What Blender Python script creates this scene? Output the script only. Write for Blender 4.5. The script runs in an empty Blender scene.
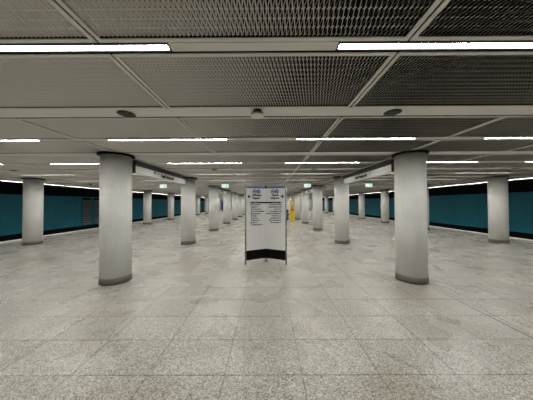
import bpy, math, random
from mathutils import Matrix, Vector

random.seed(7)
SC = bpy.context.scene
COL = SC.collection
R = math.radians

# ------------------------------------------------------------------ camera, world, exposure
CAM_X, CAM_H = 0.085, 1.63
FPX = 205.0
cd = bpy.data.cameras.new('camera')
cd.sensor_width = 36.0
cd.lens = FPX / 533.0 * 36.0
cd.clip_start = 0.02
cd.clip_end = 300
cam = bpy.data.objects.new('camera', cd)
COL.objects.link(cam)
cam.matrix_world = (Matrix.Translation((CAM_X, 0, CAM_H)) @ Matrix.Rotation(R(0.14), 4, 'Z')
                    @ Matrix.Rotation(R(90.84), 4, 'X') @ Matrix.Rotation(R(-0.25), 4, 'Z'))
SC.camera = cam
wd = bpy.data.worlds.new('world')
SC.world = wd
wd.use_nodes = True
wd.node_tree.nodes['Background'].inputs[0].default_value = (0, 0, 0, 1)
wd.node_tree.nodes['Background'].inputs[1].default_value = 0.0
vs = SC.view_settings
vs.view_transform = 'Standard'
vs.look = 'None'
vs.exposure = 0.0
vs.gamma = 1.0
vs.use_curve_mapping = False
TUBE = 77.0            # strength of the strip lights' diffusers

# ------------------------------------------------------------------ dimensions (metres)
CEIL = 2.67            # underside of the suspended ceiling
EDGE = 11.45           # half width of the platform hall
WALL = 14.9            # track walls
Y0, Y1 = -2.2, 56.0    # ends of the hall
COLX_IN, COLX_OUT, COLY, COLS = 3.125, 9.47, 4.36, 4.0
LIGHT_X = [1.55, 4.64, 7.82]
BEAM_Z = CEIL+0.008    # underside of the plain cross beams, set back a little
LY, MOD = 1.36, 2.0    # first light slot, ceiling module


# ------------------------------------------------------------------ mesh helpers
class MB:
    def __init__(s):
        s.v, s.f, s.uv = [], [], []

    def box(s, x0, x1, y0, y1, z0, z1):
        b = len(s.v)
        s.v += [(x, y, z) for z in (z0, z1) for y in (y0, y1) for x in (x0, x1)]
        s.f += [(b, b+2, b+3, b+1), (b+4, b+5, b+7, b+6), (b, b+1, b+5, b+4),
                (b+2, b+6, b+7, b+3), (b, b+4, b+6, b+2), (b+1, b+3, b+7, b+5)]
        return s

    def cham(s, x0, x1, y0, y1, z0, z1, c):
        """box with its top edges chamfered by c"""
        b = len(s.v)
        s.v += [(x0, y0, z0), (x1, y0, z0), (x1, y1, z0), (x0, y1, z0),
                (x0, y0, z1-c), (x1, y0, z1-c), (x1, y1, z1-c), (x0, y1, z1-c),
                (x0+c, y0+c, z1), (x1-c, y0+c, z1), (x1-c, y1-c, z1), (x0+c, y1-c, z1)]
        for a in (0, 4):
            for i in range(4):
                j = (i+1) % 4
                s.f.append((b+a+i, b+a+j, b+a+4+j, b+a+4+i))
        s.f.append((b+8, b+9, b+10, b+11))
        return s

    def quad(s, *p):
        b = len(s.v)
        s.v += list(p)
        s.f.append(tuple(range(b, b+len(p))))
        return s

    def lathe(s, prof, n=48, cx=0, cy=0, uvr=None, cap0=False, cap1=False):
        b = len(s.v)
        m = len(prof)
        for i in range(n):
            a = 2*math.pi*i/n
            for (r, z) in prof:
                s.v.append((cx+r*math.cos(a), cy+r*math.sin(a), z))
        for i in range(n):
            j = (i+1) % n
            for k in range(m-1):
                s.f.append((b+i*m+k, b+j*m+k, b+j*m+k+1, b+i*m+k+1))
        if cap0:
            s.f.append(tuple(b+i*m for i in reversed(range(n))))
        if cap1:
            s.f.append(tuple(b+i*m+m-1 for i in range(n)))
        return s

    def tube(s, p0, p1, r, n=10):
        p0, p1 = Vector(p0), Vector(p1)
        d = (p1-p0).normalized()
        u = d.orthogonal().normalized()
        w = d.cross(u)
        b = len(s.v)
        for p in (p0, p1):
            for i in range(n):
                a = 2*math.pi*i/n
                s.v.append(tuple(p+r*(u*math.cos(a)+w*math.sin(a))))
        for i in range(n):
            j = (i+1) % n
            s.f.append((b+i, b+j, b+n+j, b+n+i))
        s.f.append(tuple(b+i for i in reversed(range(n))))
        s.f.append(tuple(b+n+i for i in range(n)))
        return s

    def mesh(s, name, m, smooth=False):
        me = bpy.data.meshes.new(name)
        me.from_pydata(s.v, [], s.f)
        me.materials.append(m)
        if smooth:
            for p in me.polygons:
                p.use_smooth = len(p.vertices) <= 4
        me.update()
        return me

    def build(s, name, m, parent=None, smooth=False, loc=None):
        return link(name, s.mesh(name, m, smooth), parent, loc)


def link(name, me, parent=None, loc=None):
    o = bpy.data.objects.new(name, me)
    COL.objects.link(o)
    if parent is not None:
        o.parent = parent
    if loc is not None:
        o.location = loc
    return o


def tag(o, label=None, cat=None, group=None, kind=None):
    if label: o['label'] = label
    if cat: o['category'] = cat
    if group: o['group'] = group
    if kind: o['kind'] = kind
    return o


def thing(name, label, cat, loc=(0, 0, 0), rz=0.0, group=None):
    o = bpy.data.objects.new(name, None)
    COL.objects.link(o)
    o.empty_display_size = 0.1
    o.location = loc
    o.rotation_euler = (0, 0, rz)
    return tag(o, label, cat, group)


def copy_tree(o, parent=None):
    c = o.copy()
    COL.objects.link(c)
    c.parent = parent
    for ch in list(o.children):
        copy_tree(ch, c)
    return c


ORD = ['nearest', 'second', 'third', 'fourth', 'fifth', 'sixth', 'seventh', 'eighth', 'ninth', 'tenth', 'eleventh',
       'twelfth', 'thirteenth', 'fourteenth', 'fifteenth', 'sixteenth', 'seventeenth', 'eighteenth', 'nineteenth',
       'twentieth', 'twenty-first', 'twenty-second', 'twenty-third', 'twenty-fourth',
       'twenty-fifth', 'twenty-sixth', 'twenty-seventh', 'twenty-eighth', 'twenty-ninth', 'thirtieth']


# ------------------------------------------------------------------ materials
def mat(name, col, rough=0.5, metal=0.0, spec=0.5, var=0.0, vscale=4.0, emit=None, estr=0.0, bump=0.0, bscale=60.0):
    m = bpy.data.materials.new(name)
    m.use_nodes = True
    nt = m.node_tree
    p = nt.nodes['Principled BSDF']
    p.inputs['Base Color'].default_value = (*col, 1)
    p.inputs['Roughness'].default_value = rough
    p.inputs['Metallic'].default_value = metal
    p.inputs['Specular IOR Level'].default_value = spec
    if emit:
        p.inputs['Emission Color'].default_value = (*emit, 1)
        p.inputs['Emission Strength'].default_value = estr
    geo = nt.nodes.new('ShaderNodeNewGeometry')
    if var > 0:
        n = nt.nodes.new('ShaderNodeTexNoise')
        n.inputs['Scale'].default_value = vscale
        n.inputs['Detail'].default_value = 5
        nt.links.new(geo.outputs['Position'], n.inputs['Vector'])
        mx = nt.nodes.new('ShaderNodeMix')
        mx.data_type = 'RGBA'
        mx.inputs[6].default_value = (*[c*(1-var) for c in col], 1)
        mx.inputs[7].default_value = (*[min(1, c*(1+var)) for c in col], 1)
        nt.links.new(n.outputs['Fac'], mx.inputs[0])
        nt.links.new(mx.outputs[2], p.inputs['Base Color'])
    if bump > 0:
        n = nt.nodes.new('ShaderNodeTexNoise')
        n.inputs['Scale'].default_value = bscale
        nt.links.new(geo.outputs['Position'], n.inputs['Vector'])
        b = nt.nodes.new('ShaderNodeBump')
        b.inputs['Strength'].default_value = bump
        b.inputs['Distance'].default_value = 0.01
        nt.links.new(n.outputs['Fac'], b.inputs['Height'])
        nt.links.new(b.outputs['Normal'], p.inputs['Normal'])
    return m


TILE_W, TILE_D, TILE_Y = 0.735, 0.504, 1.967
TILE_X = 0.043


def floor_material():
    m = bpy.data.materials.new('granite_tile')
    m.use_nodes = True
    nt = m.node_tree
    N, L = nt.nodes, nt.links
    p = N['Principled BSDF']
    geo = N.new('ShaderNodeNewGeometry')

    def noise(scale, detail=4, rough=0.6):
        n = N.new('ShaderNodeTexNoise')
        n.inputs['Scale'].default_value = scale
        n.inputs['Detail'].default_value = detail
        n.inputs['Roughness'].default_value = rough
        L.new(geo.outputs['Position'], n.inputs['Vector'])
        return n.outputs['Fac']

    def ramp(src, stops):
        r = N.new('ShaderNodeValToRGB')
        e = r.color_ramp.elements
        while len(e) < len(stops):
            e.new(0.5)
        for el, (pos, c) in zip(e, stops):
            el.position = pos
            el.color = (*c, 1) if isinstance(c, tuple) else (c, c, c, 1)
        L.new(src, r.inputs[0])
        return r.outputs[0]

    def mul(a, b):
        x = N.new('ShaderNodeMix')
        x.data_type = 'RGBA'
        x.blend_type = 'MULTIPLY'
        x.inputs[0].default_value = 1.0
        L.new(a, x.inputs[6])
        L.new(b, x.inputs[7])
        return x.outputs[2]

    # speckle: grains of several tones
    v = N.new('ShaderNodeTexVoronoi')
    v.inputs['Scale'].default_value = 110
    L.new(geo.outputs['Position'], v.inputs['Vector'])
    sep = N.new('ShaderNodeSeparateColor')
    L.new(v.outputs['Color'], sep.inputs[0])
    base = ramp(sep.outputs[0], [(0.0, (0.135, 0.129, 0.114)), (0.3, (0.315, 0.303, 0.272)),
                                 (0.7, (0.475, 0.458, 0.413)), (1.0, (0.70, 0.678, 0.62))])
    fine = ramp(noise(230, 2), [(0.3, 0.72), (0.7, 1.2)])
    # each tile a slightly different batch
    mp = N.new('ShaderNodeMapping')
    mp.inputs['Location'].default_value = (0.5-TILE_X/TILE_W, -TILE_Y/TILE_D, 0.5)
    mp.inputs['Scale'].default_value = (1/TILE_W, 1/TILE_D, 0.0)
    L.new(geo.outputs['Position'], mp.inputs['Vector'])
    fl = N.new('ShaderNodeVectorMath')
    fl.operation = 'FLOOR'
    L.new(mp.outputs[0], fl.inputs[0])
    wn = N.new('ShaderNodeTexWhiteNoise')
    wn.noise_dimensions = '3D'
    L.new(fl.outputs[0], wn.inputs['Vector'])
    batch = ramp(wn.outputs['Value'], [(0.0, (0.92, 0.915, 0.905)), (0.5, 0.99), (1.0, (1.06, 1.055, 1.05))])
    # worn traffic stains and spots
    stain = ramp(noise(0.9, 3, 0.55), [(0.33, (0.82, 0.795, 0.755)), (0.5, 0.97), (0.75, 1.03)])
    spot = ramp(noise(5.0, 3, 0.6), [(0.20, (0.84, 0.815, 0.775)), (0.29, 1.0)])
    c = mul(mul(mul(mul(base, fine), batch), stain), spot)
    L.new(c, p.inputs['Base Color'])
    rr = ramp(noise(1.2, 2), [(0.3, 0.25), (0.7, 0.31)])
    L.new(rr, p.inputs['Roughness'])
    p.inputs['Specular IOR Level'].default_value = 0.62
    return m


def mosaic_material():
    m = bpy.data.materials.new('white_mosaic')
    m.use_nodes = True
    nt = m.node_tree
    N, L = nt.nodes, nt.links
    p = N['Principled BSDF']
    uv = N.new('ShaderNodeUVMap')
    uv.uv_map = 'wrap'
    b = N.new('ShaderNodeTexBrick')
    b.offset = 0.0
    b.inputs['Color1'].default_value = (0.86, 0.875, 0.86, 1)
    b.inputs['Color2'].default_value = (0.77, 0.785, 0.77, 1)
    b.inputs['Mortar'].default_value = (0.55, 0.545, 0.52, 1)
    b.inputs['Scale'].default_value = 1.0
    b.inputs['Mortar Size'].default_value = 0.0016
    b.inputs['Mortar Smooth'].default_value = 0.2
    b.inputs['Bias'].default_value = -0.35
    b.inputs['Brick Width'].default_value = 0.0245
    b.inputs['Row Height'].default_value = 0.0245
    L.new(uv.outputs[0], b.inputs['Vector'])
    n = N.new('ShaderNodeTexNoise')
    n.inputs['Scale'].default_value = 1.6
    n.inputs['Detail'].default_value = 5
    geo = N.new('ShaderNodeNewGeometry')
    L.new(geo.outputs['Position'], n.inputs['Vector'])
    r = N.new('ShaderNodeValToRGB')
    r.color_ramp.elements[0].position = 0.3
    r.color_ramp.elements[0].color = (0.9, 0.89, 0.86, 1)
    r.color_ramp.elements[1].position = 0.7
    r.color_ramp.elements[1].color = (1, 1, 1, 1)
    L.new(n.outputs['Fac'], r.inputs[0])
    x = N.new('ShaderNodeMix')
    x.data_type = 'RGBA'
    x.blend_type = 'MULTIPLY'
    x.inputs[0].default_value = 1
    L.new(b.outputs['Color'], x.inputs[6])
    L.new(r.outputs[0], x.inputs[7])
    L.new(x.outputs[2], p.inputs['Base Color'])
    bp = N.new('ShaderNodeBump')
    bp.invert = True
    bp.inputs['Strength'].default_value = 0.35
    bp.inputs['Distance'].default_value = 0.002
    L.new(b.outputs['Fac'], bp.inputs['Height'])
    L.new(bp.outputs['Normal'], p.inputs['Normal'])
    p.inputs['Roughness'].default_value = 0.35
    return m


M = {
    'tile': floor_material(),
    'grout': mat('grout', (0.13, 0.12, 0.105), 0.8, var=0.2),
    'mosaic': mosaic_material(),
    'band': mat('darker_stone_band', (0.30, 0.28, 0.24), 0.4, var=0.15, vscale=30),
    'steel': mat('brushed_steel', (0.15, 0.14, 0.122), 0.5, 0.2, var=0.18, vscale=9),
    'black': mat('black_paint', (0.006, 0.006, 0.006), 0.7, spec=0.12),
    'panel': mat('ceiling_paint', (0.70, 0.68, 0.63), 0.55, var=0.05),
    'strand': mat('expanded_metal_paint', (0.70, 0.68, 0.63), 0.5),
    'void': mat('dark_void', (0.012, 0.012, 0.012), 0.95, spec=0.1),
    'shaftwall': mat('black_track_wall', (0.010, 0.010, 0.011), 0.9, spec=0.1, var=0.2),
    'teal': mat('teal_panel', (0.024, 0.26, 0.37), 0.5, spec=0.35, var=0.16, vscale=2.5, bump=0.1),
    'louver': mat('louver_grey', (0.20, 0.24, 0.24), 0.5),
    'edge': mat('platform_edge_stone', (0.84, 0.82, 0.77), 0.5, var=0.08),
    'concrete': mat('dark_concrete', (0.035, 0.034, 0.032), 0.9, var=0.3),
    'pale': mat('pale_wall', (0.45, 0.43, 0.39), 0.6, var=0.06),
    'white': mat('white_trim', (0.75, 0.74, 0.71), 0.45),
    'diff': mat('lit_diffuser', (0.8, 0.8, 0.8), 0.5, emit=(1.0, 0.975, 0.925), estr=TUBE),
    'diffedge': mat('lit_edge_diffuser', (0.8, 0.8, 0.8), 0.5, emit=(1.0, 0.975, 0.925), estr=TUBE*0.8),
    'edgetrim': mat('edge_trim_paint', (0.30, 0.29, 0.27), 0.6, spec=0.2),
    'lhouse': mat('light_housing', (0.06, 0.058, 0.055), 0.6, spec=0.2),
    'sign': mat('sign_white', (0.80, 0.80, 0.80), 0.4, var=0.02),
    'navy': mat('navy_blue', (0.010, 0.022, 0.12), 0.4),
    'blue': mat('line_blue', (0.014, 0.09, 0.38), 0.4),
    'ink': mat('black_ink', (0.006, 0.006, 0.006), 0.6, spec=0.15),
    'signblack': mat('sign_black', (0.006, 0.006, 0.005), 0.7, spec=0.05),
    'darkhouse': mat('dark_housing', (0.055, 0.05, 0.045), 0.5),
    'exit': mat('exit_face', (0.7, 0.9, 0.8), 0.4, emit=(0.86, 0.97, 0.93), estr=0.85),
    'exitw': mat('exit_green', (0.1, 0.5, 0.3), 0.4, emit=(0.55, 0.90, 0.76), estr=0.7),
    'yellow': mat('yellow_body', (0.9, 0.58, 0.01), 0.4),
    'red': mat('red_plastic', (0.55, 0.02, 0.015), 0.35),
    'grey': mat('grey_plastic', (0.42, 0.41, 0.38), 0.4),
    'spk': mat('speaker_grille', (0.045, 0.04, 0.033), 0.7),
    'post': mat('post_aluminium', (0.20, 0.20, 0.20), 0.55, 0.2, spec=0.3),
    'offwhite': mat('off_white_plastic', (0.72, 0.69, 0.62), 0.4),
}


# ------------------------------------------------------------------ the setting: floor
def build_floor():
    fl = MB().box(-EDGE+0.42, EDGE-0.32, Y0, Y1, -0.30, -0.006).build('floor', M['grout'])
    tag(fl, kind='structure')
    tag(fl, 'speckled grey-beige stone tile floor of the platform hall')
    g = 0.005
    nx = int((EDGE-0.32)/TILE_W)+2
    proto = MB().cham(g/2, TILE_W-g/2, g/2, TILE_D-g/2, -0.03, 0.0, 0.0022).mesh('floor_tile', M['tile'])
    lim = EDGE-0.32
    cells = []
    j0 = int(math.floor((Y0-TILE_Y)/TILE_D))
    j1 = int(math.ceil((Y1-TILE_Y)/TILE_D))
    for j in range(j0, j1):
        for i in range(-nx, nx):
            x, y = (i+0.5)*TILE_W+TILE_X, TILE_Y+j*TILE_D
            x0, x1 = max(x, -lim), min(x+TILE_W, lim)
            y0, y1 = max(y, Y0), min(y+TILE_D, Y1)
            if x1-x0 < 0.05 or y1-y0 < 0.05:
                continue
            cells.append((i, j, x0, x1, y0, y1, x, y))

    def shown(c):
        cx, cy = (c[2]+c[3])/2-CAM_X, (c[4]+c[5])/2
        if cy < 1.4:
            return -1
        if abs(cx)/cy*FPX > 290:
            return -1
        return 1/cy
    near = sorted([c for c in cells if shown(c) > 0], key=shown, reverse=True)
    near = [c for c in near if abs(c[3]-c[2]-TILE_W) < 1e-6 and abs(c[5]-c[4]-TILE_D) < 1e-6][:290]
    ids = {(c[0], c[1]) for c in near}
    rnd = random.Random(3)
    for c in near:
        o = link('floor_tile', proto, fl, (c[6], c[7], rnd.uniform(-0.0007, 0.0007)))
    mb = MB()
    for c in cells:
        if (c[0], c[1]) in ids:
            continue
        dz = rnd.uniform(-0.0007, 0.0007)
        mb.cham(c[2]+g/2, c[3]-g/2, c[4]+g/2, c[5]-g/2, -0.02, dz, 0.0022)
    o = mb.build('floor_tiles_beyond', M['tile'], fl)
    tag(o, kind='stuff')
    # a darker stone band across the hall and a thin movement joint let into the floor
    MB().box(-lim, lim, 10.42, 10.70, -0.01, 0.0016).build('threshold_strip', M['band'], fl)
    MB().box(3.245, 3.262, Y0, 10.5, -0.01, 0.0014).build('movement_joint', M['grout'], fl)
    for s in (-1, 1):
        e = MB().cham(min(s*(EDGE-0.32), s*EDGE), max(s*(EDGE-0.32), s*EDGE), Y0, Y1, -0.30, 0.002, 0.004) \
            .build('trim_%d' % (1 if s < 0 else 2), M['edge'])
        tag(e, 'pale stone edge strip of the %s platform' % ('left' if s < 0 else 'right'), kind='structure')
        w = MB().box(min(s*(EDGE-0.15), s*(EDGE-0.05)), max(s*(EDGE-0.15), s*(EDGE-0.05)), Y0, Y1, -1.2, -0.30) \
            .build('wall_platform_%s' % ('left' if s < 0 else 'right'), M['concrete'])
        tag(w, 'dark concrete face under the %s platform edge' % ('left' if s < 0 else 'right'), kind='structure')
        b = MB().box(min(s*(EDGE-0.5), s*(WALL+0.3)), max(s*(EDGE-0.5), s*(WALL+0.3)), Y0, Y1, -1.4, -1.2) \
            .build('floor_track_%s' % ('left' if s < 0 else 'right'), M['concrete'])
        tag(b, 'dark track bed below the %s platform' % ('left' if s < 0 else 'right'), kind='structure')


build_floor()


# ------------------------------------------------------------------ the setting: walls
def build_walls():
    pw = 1.5
    proto = MB().box(-0.0, 0.03, 0.004, pw-0.004, -0.15, 2.20).mesh('wall_panel', M['teal'])
    for s, side in ((-1, 'left'), (1, 'right')):
        w = MB().box(min(s*(WALL+0.03), s*(WALL+0.3)), max(s*(WALL+0.03), s*(WALL+0.3)), Y0, Y1, -1.4, 3.6) \
            .build('wall_'+side, M['shaftwall'])
        tag(w, 'dark track wall on the %s, clad in teal panels' % side, kind='structure')
        k = 0
        y = Y0 + 0.2
        while y + pw < Y1:
            o = link('wall_panel', proto, w, (s*(WALL+0.015)-0.015, y, 0))
            y += pw
    e = MB().box(-WALL-0.3, WALL+0.3, Y1, Y1+0.2, -1.4, 3.6).build('wall_back', M['pale'])
    tag(e, 'pale far end wall of the platform hall', kind='structure')
    e = MB().box(-WALL-0.3, WALL+0.3, Y0-0.2, Y0, -1.4, 3.6).build('wall_front', M['pale'])
    tag(e, 'pale end wall behind the viewer', kind='structure')


build_walls()


# ------------------------------------------------------------------ the setting: ceiling
def expanded_metal(w, d, pitch=0.028, row=0.06, sw=0.0122, tilt=53.0):
    """strands of an expanded metal sheet, every strand leaning the same way"""
    mb = MB()
    wx, wz = sw*math.cos(R(tilt)), sw*math.sin(R(tilt))
    bx, bz = sw*math.cos(R(tilt-28)), sw*math.sin(R(tilt-28))
    n = int(w/pitch)
    rows = int(round(d/row))
    row = d/rows
    x_off = (w-n*pitch)/2
    z = 0.0195
    bl = 0.006           # half length of a bond
    for j in range(rows+1):
        ya, yb = j*row+bl, (j+1)*row-bl
        for i in range(n):
            xa = x_off+(i+0.5*(j % 2))*pitch+pitch*0.25
            if xa-bx > 0 and xa+bx < w:
                y0, y1 = max(0, j*row-bl), min(d, j*row+bl)
                mb.quad((xa-bx, y0, z-bz), (xa+bx, y0, z+bz), (xa+bx, y1, z+bz), (xa-bx, y1, z-bz))
            if j == rows:
                continue
            for sgn in (-1, 1):
                xb = xa+sgn*pitch*0.5
                if xb-wx < 0 or xb+wx > w or xa+wx > w or xa-wx < 0:
                    continue
                # leaves one half of this bond, ends on the other half of the next one
                a0, a1 = (0, 1) if sgn > 0 else (-1, 0)
                b0, b1 = (-1, 0) if sgn > 0 else (0, 1)
                mb.quad((xa+a0*wx, ya, z+a0*wz), (xa+a1*wx, ya, z+a1*wz),
                        (xb+b1*wx, yb, z+b1*wz), (xb+b0*wx, yb, z+b0*wz))
    return mb


def coarse_metal(w, d, pitch=0.014, sw=0.0117, tilt=53.0):
    cx, cz = sw*math.cos(R(tilt))/2, sw*math.sin(R(tilt))/2
    n = int(w/pitch)
    return [((i+0.5)*pitch, cx, cz, d) for i in range(n)]


def panel_frame(w, d, b=0.028, h=0.007):
    mb = MB()
    mb.box(0, w, 0, b, 0, h)
    mb.box(0, w, d-b, d, 0, h)
    mb.box(0, b, b, d-b, 0, h)
    mb.box(w-b, w, b, d-b, 0, h)
    return mb


def build_ceiling():
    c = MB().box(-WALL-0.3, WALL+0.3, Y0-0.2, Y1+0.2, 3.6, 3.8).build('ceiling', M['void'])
    tag(c, 'suspended ceiling of beige expanded metal panels and cross beams', kind='structure')
    gap = 0.015
    pw, pd = 2.0-gap, 0.84-gap
    b = 0.028
    fr = panel_frame(pw, pd).mesh('ceiling_panel', M['panel'])
    net = expanded_metal(pw-2*b+0.04, pd-2*b).mesh('metal_mesh', M['strand'])
    edge_w = EDGE-11.0-gap
    spots = []
    k0, k1 = int((Y0-LY)/MOD)-1, int((Y1-LY)/MOD)+1
    for k in range(k0, k1):
        y = LY+k*MOD
        for ya in (y+0.045+gap/2, y+1.115+gap/2):
            if ya < Y0 or ya+pd > Y1:
                continue
            for i in range(-5, 6):
                spots.append((i*2.0-1.0+gap/2, ya))

    def near(p):
        cx, cy = p[0]+1.0-CAM_X, p[1]+0.4
        if cy < 0.5 or (abs(cx)-1.0)/(cy+0.4)*FPX > 270:
            return 1e6+abs(cy)
        return cy
    spots.sort(key=near)
    for (x, y) in spots[:300]:
        f = link('ceiling_panel', fr, c, (x, y, CEIL))
        link('metal_mesh', net, f, (b-0.02, b, 0))
    mb = MB()
    for (x, y) in spots[300:]:
        t = panel_frame(pw, pd)
        n0 = len(mb.v)
        mb.v += [(vx+x, vy+y, vz+CEIL) for vx, vy, vz in t.v]
        mb.f += [tuple(i+n0 for i in f) for f in t.f]
        for (sx, cx, cz, d) in coarse_metal(pw-2*b, pd-2*b):
            X = x+b+sx
            mb.quad((X-cx, y+b, CEIL+0.012-cz), (X+cx, y+b, CEIL+0.012+cz),
                    (X+cx, y+b+d, CEIL+0.012+cz), (X-cx, y+b+d, CEIL+0.012-cz))
    o = mb.build('ceiling_panels_beyond', M['panel'], c)
    tag(o, kind='stuff')
    # plain cross beams and the slotted light rails
    bm = MB().box(-EDGE, EDGE, -0.105, 0.100, 0.0, 0.010)
    beam = bm.mesh('cross_beam', M['panel'])
    rail = MB()
    rail.box(-EDGE, EDGE, -0.042, 0.042, 0.055, 0.075)
    railm = rail.mesh('light_rail', M['void'])
    blank = MB().box(0, 1.0, -0.038, 0.038, 0.006, 0.03)
    for k in range(k0, k1):
        y = LY+k*MOD
        if Y0+0.2 < y < Y1-0.2:
            r = link('light_rail', railm, c, (0, y, CEIL))
            ends = [-EDGE] + sum([[s-0.985, s+0.985] for s in [-x for x in LIGHT_X[::-1]]+LIGHT_X], []) + [EDGE]
            for a in range(0, len(ends), 2):
                ln = ends[a+1]-ends[a]-0.012
                key = 'blank_cover_%.3f' % ln
                me = bpy.data.meshes.get(key)
                if me is None:
                    me = MB().box(0, ln, -0.037, 0.037, 0.008, 0.03).mesh(key, M['panel'])
                link('blank_cover', me, r, (ends[a]+0.006, 0, 0))
        yb = y+1.0
        if Y0+0.2 < yb < Y1-0.2:
            link('cross_beam', beam, c, (0, yb, BEAM_Z))
    for s in (-1, 1):
        MB().box(min(s*11.003, s*(EDGE-0.003)), max(s*11.003, s*(EDGE-0.003)), Y0, Y1, CEIL+0.051, CEIL+0.06) \
            .build('edge_board', M['panel'], c)


build_ceiling()


# ------------------------------------------------------------------ strip lights
def build_lights():
    t = thing('strip_light', '', 'ceiling light', group='linear strip lights in the ceiling rails')
    L2 = 0.985
    h = MB()
    h.box(-L2, L2, -0.037, -0.023, 0.004, 0.052)
    h.box(-L2, L2, 0.023, 0.037, 0.004, 0.052)
    h.box(-L2, -L2+0.006, -0.026, 0.026, 0.004, 0.052)
    h.box(L2-0.006, L2, -0.026, 0.026, 0.004, 0.052)
    h.box(-L2+0.006, L2-0.006, -0.026, 0.026, 0.044, 0.052)
    h.build('housing', M['lhouse'], t)
    d = MB()
    a, b, z = L2-0.008, 0.0225, 0.0115
    d.quad((-a, -b, z), (-a, b, z), (a, b, z), (a, -b, z))
    d.build('diffuser', M['diff'], t)
    first = True
    k = int((Y0-LY)/MOD)
    while LY+k*MOD < Y1-0.3:
        y = LY+k*MOD
        for s, side in ((-1, 'left'), (1, 'right')):
            for q, x in enumerate(LIGHT_X):
                o = t if first else copy_tree(t)
                first = False
                o.location = (s*x, y, CEIL)
                pos = ['just %s of centre' % side, 'beyond the inner columns, %s' % side,
                       'by the outer columns, far %s' % side][q]
                if k < 0:
                    o['label'] = 'strip light %s, %s row behind the viewer' % (pos, ORD[-k-1])
                else:
                    o['label'] = 'strip light %s, %s row from the viewer' % (pos, ORD[k])
        k += 1


build_lights()


def build_edge_lights():
    for s, side in ((-1, 'left'), (1, 'right')):
        X = s*EDGE

        def bx(mb, x0, x1, z0, z1):
            return mb.box(min(X+s*x0, X+s*x1), max(X+s*x0, X+s*x1), Y0+0.02, Y1-0.02, CEIL+z0, CEIL+z1)
        h = MB()
        bx(h, 0.0, 0.006, -0.010, 0.05)
        bx(h, 0.056, 0.066, -0.024, 0.05)
        bx(h, 0.006, 0.056, 0.04, 0.05)
        t = h.build('trim_%d' % (3 if s < 0 else 4), M['edgetrim'])
        tag(t, 'continuous white light line trimming the %s edge of the ceiling' % side, kind='structure')
        x0, x1 = sorted((X+s*0.008, X+s*0.054))
        z = CEIL+0.004
        MB().quad((x0, Y0+0.03, z), (x0, Y1-0.03, z), (x1, Y1-0.03, z), (x1, Y0+0.03, z)) \
            .build('diffuser', M['diffedge'], t)


build_edge_lights()


# ------------------------------------------------------------------ columns
def uv_cyl(me, r):
    uv = me.uv_layers.new(name='wrap')
    for p in me.polygons:
        a = [math.atan2(me.vertices[i].co.y, me.vertices[i].co.x) for i in p.vertices]
        if max(a)-min(a) > math.pi:
            a = [x+2*math.pi if x < 0 else x for x in a]
        for li, vi, x in zip(p.loop_indices, p.vertices, a):
            uv.data[li].uv = (x*r, me.vertices[vi].co.z)


def build_columns():
    r = 0.283
    t = thing('column', '', 'column', group='round tiled columns')
    sh = MB().lathe([(r, 0.118), (r, CEIL-0.038)], 64, cap0=True, cap1=True).mesh('shaft', M['mosaic'], True)
    uv_cyl(sh, r)
    link('shaft', sh, t)
    b = MB().lathe([(r+0.007, 0.0), (r+0.007, 0.124), (r+0.002, 0.128)], 64, cap0=True, cap1=True).build('base_ring', M['steel'], t, True)
    MB().lathe([(r+0.035, CEIL-0.037), (r+0.05, CEIL-0.033), (r+0.05, CEIL-0.007), (r+0.03, CEIL-0.002)], 64, cap0=True, cap1=True) \
        .build('collar', M['black'], t, True)
    first = True
    n = 0
    for row, x in (('inner left', -COLX_IN), ('inner right', COLX_IN), ('outer left', -COLX_OUT), ('outer right', COLX_OUT)):
        q = 0
        for k in range(0, 13):
            y = COLY+k*COLS
            if 'outer' in row and k == 0:
                continue
            o = t if first else copy_tree(t)
            first = False
            o.location = (x, y, 0)
            o['label'] = 'white mosaic round column, %s one of the %s row' % (ORD[q], row)
            if k == 0:
                o['label'] = 'large white mosaic round column nearest the viewer on the %s' % row.split()[1]
            q += 1


build_columns()


# ------------------------------------------------------------------ lettering
def letters(text, size, name, m, parent, loc, rot, align='LEFT', depth=0.0012, bold=0.0):
    cu = bpy.data.curves.new(name, 'FONT')
    cu.body = text
    cu.size = size
    cu.align_x = align
    cu.extrude = depth
    cu.offset = bold
    cu.resolution_u = 3
    tmp = bpy.data.objects.new('tmp_text', cu)
    COL.objects.link(tmp)
    dg = bpy.context.evaluated_depsgraph_get()
    me = bpy.data.meshes.new_from_object(tmp.evaluated_get(dg))
    bpy.data.objects.remove(tmp)
    bpy.data.curves.remove(cu)
    me.materials.clear()
    me.materials.append(m)
    o = link(name, me, parent, loc)
    o.rotation_euler = rot
    return o


def disc(mb, cx, cz, r, y0, y1, n=28):
    """a disc standing in the xz plane"""
    return mb.tube((cx, y0, cz), (cx, y1, cz), r, n)


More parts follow.
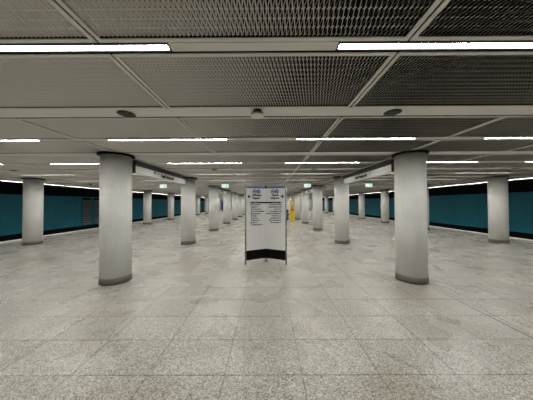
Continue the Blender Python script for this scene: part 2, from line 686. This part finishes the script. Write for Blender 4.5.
# ------------------------------------------------------------------ central line sign
def build_line_sign():
    W, D = 0.52, 0.262
    t = thing('information_sign', 'free-standing folded line map sign with white panels in the centre aisle', 'sign',
              (0.05, 5.48, 0))
    for s in (-1, 1):
        MB().tube((s*(W+0.02), 0, 0), (s*(W+0.02), 0, 2.08), 0.019, 14).build('post', M['post'], t, True)
        MB().box(s*(W+0.02)-0.035, s*(W+0.02)+0.035, -0.035, 0.035, 0, 0.008).build('foot_plate', M['post'], t)
    MB().tube((0, D+0.018, 0), (0, D+0.018, 2.07), 0.014, 12).build('post', M['post'], t, True)
    MB().box(-0.06, 0.06, D-0.04, D+0.07, 0, 0.008).build('foot_plate', M['post'], t)
    pl = math.hypot(W, D)
    left = ['Ferenciek tere', 'Kálvin tér', 'Corvin-negyed', 'Semmelweis Klinikák', 'Nagyvárad tér', 'Népliget',
            'Ecseri út', 'Pöttyös utca', 'Határ út', 'Kőbánya-Kispest']
    right = ['Arany János utca', 'Nyugati pályaudvar', 'Lehel tér', 'Dózsa György út', 'Göncz Árpád városközpont',
             'Forgách utca', 'Gyöngyösi utca', 'Újpest-városkapu', 'Újpest-központ']
    for s in (-1, 1):
        # panel frame: local x from 0 (outer edge / fold, left to right as read), y into the sign, z up
        pr = bpy.data.objects.new('panel', MB().box(0, pl, 0, 0.022, 0.10, 2.07).mesh('panel', M['sign']))
        COL.objects.link(pr)
        pr.parent = t
        if s < 0:
            pr.location = (-W, 0, 0)
            pr.rotation_euler = (0, 0, math.atan2(D, W))
        else:
            pr.location = (0, D, 0)
            pr.rotation_euler = (0, 0, -math.atan2(D, W))
        F = -0.002

        def fx(u):            # u = distance from the fold
            return pl-u if s < 0 else u

        def strip(name, u0, u1, z0, z1, m, th=0.002):
            a, b = sorted((fx(u0), fx(u1)))
            return MB().box(a, b, -th, 0, z0, z1).build(name, m, pr)
        strip('black_base_band', 0.0, pl, 0.10, 0.358, M['signblack'])
        strip('blue_top_band', 0.0, pl, 2.035, 2.07, M['blue'])
        rx = (math.pi/2, 0, 0)
        # round metro emblem and line number disc
        uM, uB = (0.345, 0.222) if s < 0 else (0.215, 0.335)
        mb = MB()
        disc(mb, fx(uM), 1.945, 0.060, -0.002, 0)
        e = mb.build('metro_emblem', M['ink'], pr)
        mb = MB()
        disc(mb, fx(uM), 1.945, 0.046, -0.003, -0.0019)
        mb.build('emblem_face', M['sign'], e)
        letters('M', 0.082, 'emblem_letter', M['ink'], e, (fx(uM), -0.0035, 1.917), rx, 'CENTER', 0.0008, 0.002)
        mb = MB()
        disc(mb, fx(uB), 1.945, 0.060, -0.002, 0)
        e = mb.build('line_disc', M['blue'], pr)
        letters('3', 0.09, 'line_number', M['sign'], e, (fx(uB), -0.003, 1.913), rx, 'CENTER', 0.0008, 0.002)
        # arrow pointing outwards
        ax, az = fx(0.5), 1.805
        dr = -1 if s < 0 else 1
        mb = MB()
        a, b = sorted((ax-dr*0.05, ax+dr*0.03))
        mb.box(a, b, -0.002, 0, az-0.012, az+0.012)
        tip = ax+dr*0.048
        for q in (-1, 1):
            p0 = (tip, -0.002, az)
            p1 = (tip-dr*0.042, -0.002, az+q*0.045)
            p2 = (tip-dr*0.042-dr*0.032, -0.002, az+q*0.045)
            p3 = (tip-dr*0.034, -0.002, az)
            mb.quad(p0, p1, p2, p3) if q*dr > 0 else mb.quad(p0, p3, p2, p1)
        mb.build('arrow', M['ink'], pr)
        al = 'LEFT' if s < 0 else 'RIGHT'
        ux = 0.405
        names = ('Kőbánya-', 'Kispest') if s < 0 else ('Újpest-', 'Központ')
        letters(names[0], 0.074, 'lettering', M['ink'], pr, (fx(ux), -0.0012, 1.822), rx, al, 0.0008, 0.0035)
        letters(names[1], 0.074, 'lettering', M['ink'], pr, (fx(ux), -0.0012, 1.743), rx, al, 0.0008, 0.0035)
        bb = strip('station_bar', 0.0, 0.43, 1.620, 1.662, M['ink'])
        letters('Deák Ferenc tér', 0.027, 'lettering', M['sign'], bb, (fx(0.385), -0.0026, 1.631), rx, al, 0.0005)
        lst = left if s < 0 else right
        zs = 1.583
        st = 0.0605
        ln = strip('line_stripe', 0.428, 0.442, zs-st*(len(lst)-1)-0.01, 1.662, M['blue'], 0.003)
        for i, nme in enumerate(lst):
            z = zs-i*st
            letters(nme, 0.042, 'lettering', M['ink'], pr, (fx(0.408), -0.0012, z-0.013), rx, al, 0.0008, 0.0022)
            strip('stop_tick', 0.415, 0.4279, z-0.004, z+0.004, M['blue'], 0.003)
        for i in ([-1, 0, 4, 8] if s < 0 else [-1, 0, 1, 3]):
            z = zs-i*st
            strip('transfer_mark', 0.4421, 0.50, z-0.007, z+0.007, M['blue'] if i != -1 else M['ink'])
    MB().tube((0, D+0.018, 2.07), (0, D+0.018, 2.115), 0.022, 12).build('post_cap', M['black'], t, True)


build_line_sign()


# ------------------------------------------------------------------ hanging station name boards
def build_name_boards():
    for s, side in ((-1, 'left'), (1, 'right')):
        for ya, yb, near in ((COLY+0.50, COLY+COLS-0.50, True), (COLY+2*COLS+0.50, COLY+3*COLS-0.50, False)):
            x = s*(COLX_IN-0.01)
            t = thing('name_board', 'white navy-striped station name board between the %s %s columns' % (
                'two nearest' if near else 'third and fourth', 'inner '+side), 'sign', (x, ya, CEIL))
            ln = yb-ya
            MB().box(-0.10, 0.10, -0.02, ln+0.02, -0.110, -0.014).build('housing', M['darkhouse'], t)
            for q in (0.5, ln-0.5):
                MB().box(-0.02, 0.02, q-0.02, q+0.02, -0.014, 0.0).build('hanger', M['black'], t)
            f = MB().box(-0.075, 0.075, 0.0, ln, -0.31, -0.111).build('board', M['sign'], t)
            for e in (-0.012, ln):
                MB().box(-0.078, 0.078, e, e+0.012, -0.312, -0.111).build('end_cap', M['darkhouse'], t)
            for q in (-1, 1):
                a, b = sorted((q*0.0755, q*0.0785))
                MB().box(a, b, 0.0, ln, -0.135, -0.112).build('navy_stripe', M['navy'], f)
            q = -s      # inner face
            X = q*0.0765
            if s < 0:
                rot = (math.pi/2, 0, math.pi/2)
                o = letters('Deák Ferenc tér', 0.125, 'lettering', M['ink'], f, (X, 1.18, -0.262), rot, 'LEFT', 0.001, 0.006)
                letters('M3', 0.10, 'lettering', M['ink'], f, (X, 0.78, -0.225), rot, 'LEFT', 0.001, 0.002)
                letters('\u2192', 0.10, 'arrow', M['ink'], f, (X, 0.97, -0.225), rot, 'LEFT', 0.001, 0.002)
            else:
                rot = (math.pi/2, 0, -math.pi/2)
                letters('Deák Ferenc tér', 0.125, 'lettering', M['ink'], f, (X, 2.02, -0.262), rot, 'LEFT', 0.001, 0.006)
                letters('\u2192', 0.09, 'arrow', M['ink'], f, (X, 1.05, -0.22), rot, 'LEFT', 0.001, 0.001)


build_name_boards()


# ------------------------------------------------------------------ exit signs
def build_exit_signs():
    for x, lab in ((-5.15, 'leftmost of the four lit green exit signs under the ceiling'),
                   (-2.02, 'second lit green exit sign from the left, above the centre aisle'),
                   (2.12, 'third lit green exit sign from the left, right of the line map sign'),
                   (5.22, 'rightmost of the four lit green exit signs under the ceiling')):
        t = thing('exit_sign', lab, 'exit sign', (x, 10.36, BEAM_Z), group='lit exit signs')
        MB().box(-0.175, 0.175, -0.03, 0.03, -0.265, -0.085).build('case', M['grey'], t)
        for q in (-0.12, 0.12):
            MB().tube((q, 0, -0.085), (q, 0, 0), 0.006, 8).build('hanger_rod', M['black'], t)
        f = MB().box(-0.168, 0.168, -0.033, -0.0305, -0.258, -0.092).build('lit_face', M['exit'], t)
        # door, running figure and arrow
        MB().box(0.03, 0.13, -0.035, -0.0331, -0.245, -0.105).build('door_symbol', M['exitw'], f)
        mb = MB()
        disc(mb, -0.02, -0.12, 0.014, -0.035, -0.0331, 14)
        mb.box(-0.032, -0.008, -0.035, -0.0331, -0.19, -0.137)
        mb.quad((-0.03, -0.035, -0.19), (-0.06, -0.035, -0.235), (-0.045, -0.035, -0.24), (-0.014, -0.035, -0.19))
        mb.quad((-0.02, -0.035, -0.19), (0.01, -0.035, -0.235), (0.022, -0.035, -0.228), (-0.006, -0.035, -0.185))
        mb.build('running_figure', M['exitw'], f)
        mb = MB()
        mb.box(-0.135, -0.08, -0.035, -0.0331, -0.185, -0.168)
        mb.quad((-0.16, -0.035, -0.1765), (-0.125, -0.035, -0.21), (-0.125, -0.035, -0.143))
        mb.build('arrow', M['exitw'], f)


build_exit_signs()


# ------------------------------------------------------------------ ceiling loudspeakers, detector, beacons, cameras
def build_ceiling_devices():
    t = thing('ceiling_speaker', '', 'loudspeaker', group='round ceiling loudspeakers')
    mb = MB().lathe([(0.093, 0.0), (0.095, -0.006), (0.088, -0.009), (0.084, -0.007)], 36)
    mb.build('rim', M['darkhouse'], t, True)
    g = MB().lathe([(0.0845, -0.0075), (0.05, -0.0105), (0.004, -0.0115)], 36, cap1=True, cap0=True).build('grille', M['spk'], t, True)
    first = True
    for k in range(4):
        for x in (-LIGHT_X[2], -LIGHT_X[1], -LIGHT_X[0], LIGHT_X[0], LIGHT_X[1], LIGHT_X[2]):
            if k == 0 and abs(x) > 2:
                continue
            o = t if first else copy_tree(t)
            first = False
            o.location = (x, 2.372+4*k, BEAM_Z)
            pos = 'left' if x < 0 else 'right'
            lane = ('just %s of the centre' % pos if abs(x) < 2 else 'beyond the inner columns on the %s' % pos
                    if abs(x) < 5 else 'near the outer columns on the %s' % pos)
            o['label'] = 'dark round loudspeaker in the %s speaker beam, %s' % (ORD[k], lane)

    t = thing('smoke_detector', 'off-white smoke detector on a dark bracket under the ceiling beam', 'smoke detector', (-0.02, 2.30, BEAM_Z))
    MB().lathe([(0.045, 0.0), (0.045, -0.012), (0.03, -0.018)], 24, cap0=True, cap1=True).build('mount_plate', M['darkhouse'], t, True)
    MB().box(-0.062, 0.062, -0.01, 0.01, -0.030, -0.018).build('cross_bracket', M['grey'], t)
    MB().lathe([(0.030, -0.03), (0.024, -0.05)], 20, cap0=True, cap1=True).build('stem', M['darkhouse'], t, True)
    MB().lathe([(0.060, -0.05), (0.076, -0.053), (0.079, -0.064), (0.070, -0.071), (0.04, -0.073), (0.004, -0.074)], 32, cap0=True, cap1=True) \
        .build('detector_head', M['offwhite'], t, True)
    for s, side in ((-1, 'left'), (1, 'right')):
        t = thing('alarm_beacon', 'small red alarm beacon under the ceiling on the %s' % side, 'alarm', (s*8.85, 10.36, BEAM_Z))
        MB().lathe([(0.06, 0.0), (0.06, -0.03)], 24, cap0=True, cap1=True).build('base', M['white'], t, True)
        MB().lathe([(0.055, -0.03), (0.055, -0.07), (0.035, -0.10), (0.004, -0.11)], 24, cap0=True, cap1=True).build('lens', M['red'], t, True)
        t = thing('security_camera', 'small dark security camera at the %s edge of the ceiling' % side, 'camera', (s*11.15, 11.36, CEIL))
        MB().tube((0, 0, 0), (0, 0, -0.05), 0.02, 10).build('bracket', M['black'], t)
        MB().box(-0.05, 0.05, -0.13, 0.1, -0.12, -0.05).build('body', M['darkhouse'], t)
        MB().tube((0, -0.13, -0.085), (0, -0.15, -0.085), 0.025, 14).build('lens', M['black'], t)


build_ceiling_devices()


# ------------------------------------------------------------------ things on the platform, far off
def build_far_things():
    t = thing('help_point', 'tall narrow yellow help point with red panel beside a right-hand column', 'help point', (2.45, 19.4, 0))
    b = MB()
    b.cham(-0.20, 0.20, -0.13, 0.13, 0.0, 1.93, 0.02)
    b.build('body', M['yellow'], t)
    MB().box(-0.15, 0.15, -0.137, -0.131, 1.50, 1.80).build('notice', M['offwhite'], t)
    MB().box(-0.08, 0.08, -0.145, -0.131, 1.18, 1.36).build('speech_grille', M['grey'], t)
    MB().box(-0.10, 0.12, -0.145, -0.131, 0.90, 1.08).build('red_panel', M['red'], t)
    m = MB()
    disc(m, 0.0, 1.0, 0.03, -0.155, -0.146, 16)
    m.build('call_button', M['white'], t)

    t = thing('litter_bin', 'dark grey slim bin left of the yellow help point', 'bin', (1.92, 19.3, 0))
    MB().lathe([(0.17, 0.0), (0.18, 0.05), (0.18, 0.85)], 28, cap0=True, cap1=True).build('body', M['darkhouse'], t, True)
    MB().lathe([(0.19, 0.85), (0.19, 0.92), (0.10, 1.0), (0.09, 1.0)], 28, cap0=True, cap1=True).build('lid', M['black'], t, True)

    t = thing('poster_stand', 'narrow blue poster panel standing far away on the left', 'poster', (-8.35, 39.2, 0))
    MB().box(-0.26, 0.26, -0.05, 0.05, 0.0, 0.25).build('base', M['grey'], t)
    MB().box(-0.24, 0.24, -0.03, 0.03, 0.25, 2.0).build('poster_board', M['navy'], t)
    MB().box(-0.21, 0.21, -0.034, -0.0301, 0.55, 1.95).build('poster', M['blue'], t)

    # ventilation louvers in the left track wall
    for y0, y1, w in ((16.55, 17.45, 'wide'), (17.62, 18.4, 'narrow')):
        t = thing('ventilation_louver', '%s grey louver with horizontal slats in the left teal wall' % w, 'vent', (-WALL+0.001, y0, -0.1))
        W, H = y1-y0, 2.25
        MB().box(0.0, 0.02, 0, W, 0, H).build('backing', M['void'], t)
        f = MB()
        f.box(0.02, 0.06, 0, 0.04, 0, H)
        f.box(0.02, 0.06, W-0.04, W, 0, H)
        f.box(0.02, 0.06, 0.04, W-0.04, 0, 0.04)
        f.box(0.02, 0.06, 0.04, W-0.04, H-0.04, H)
        f.build('frame', M['teal'], t)
        sm = MB().quad((0.02, 0.042, 0.11), (0.055, 0.042, 0.0), (0.055, W-0.042, 0.0), (0.02, W-0.042, 0.11))
        sm.quad((0.02, 0.042, 0.117), (0.02, W-0.042, 0.117), (0.055, W-0.042, 0.007), (0.055, 0.042, 0.007))
        sm.quad((0.055, 0.042, 0.0), (0.055, 0.042, 0.007), (0.055, W-0.042, 0.007), (0.055, W-0.042, 0.0))
        sm = sm.mesh('slat', M['louver'])
        z = 0.06
        while z < H-0.2:
            link('slat', sm, t, (0, 0, z))
            z += 0.17

    # small switch box on the side of the near right column
    t = thing('socket_box', 'small dark socket box on the right side of the nearest right column', 'socket', (COLX_IN+0.283, COLY, 1.07))
    MB().box(0.0, 0.03, -0.04, 0.04, -0.05, 0.05).build('box', M['darkhouse'], t)
    MB().tube((0.03, 0, 0), (0.04, 0, 0), 0.022, 16).build('cover', M['black'], t)


build_far_things()
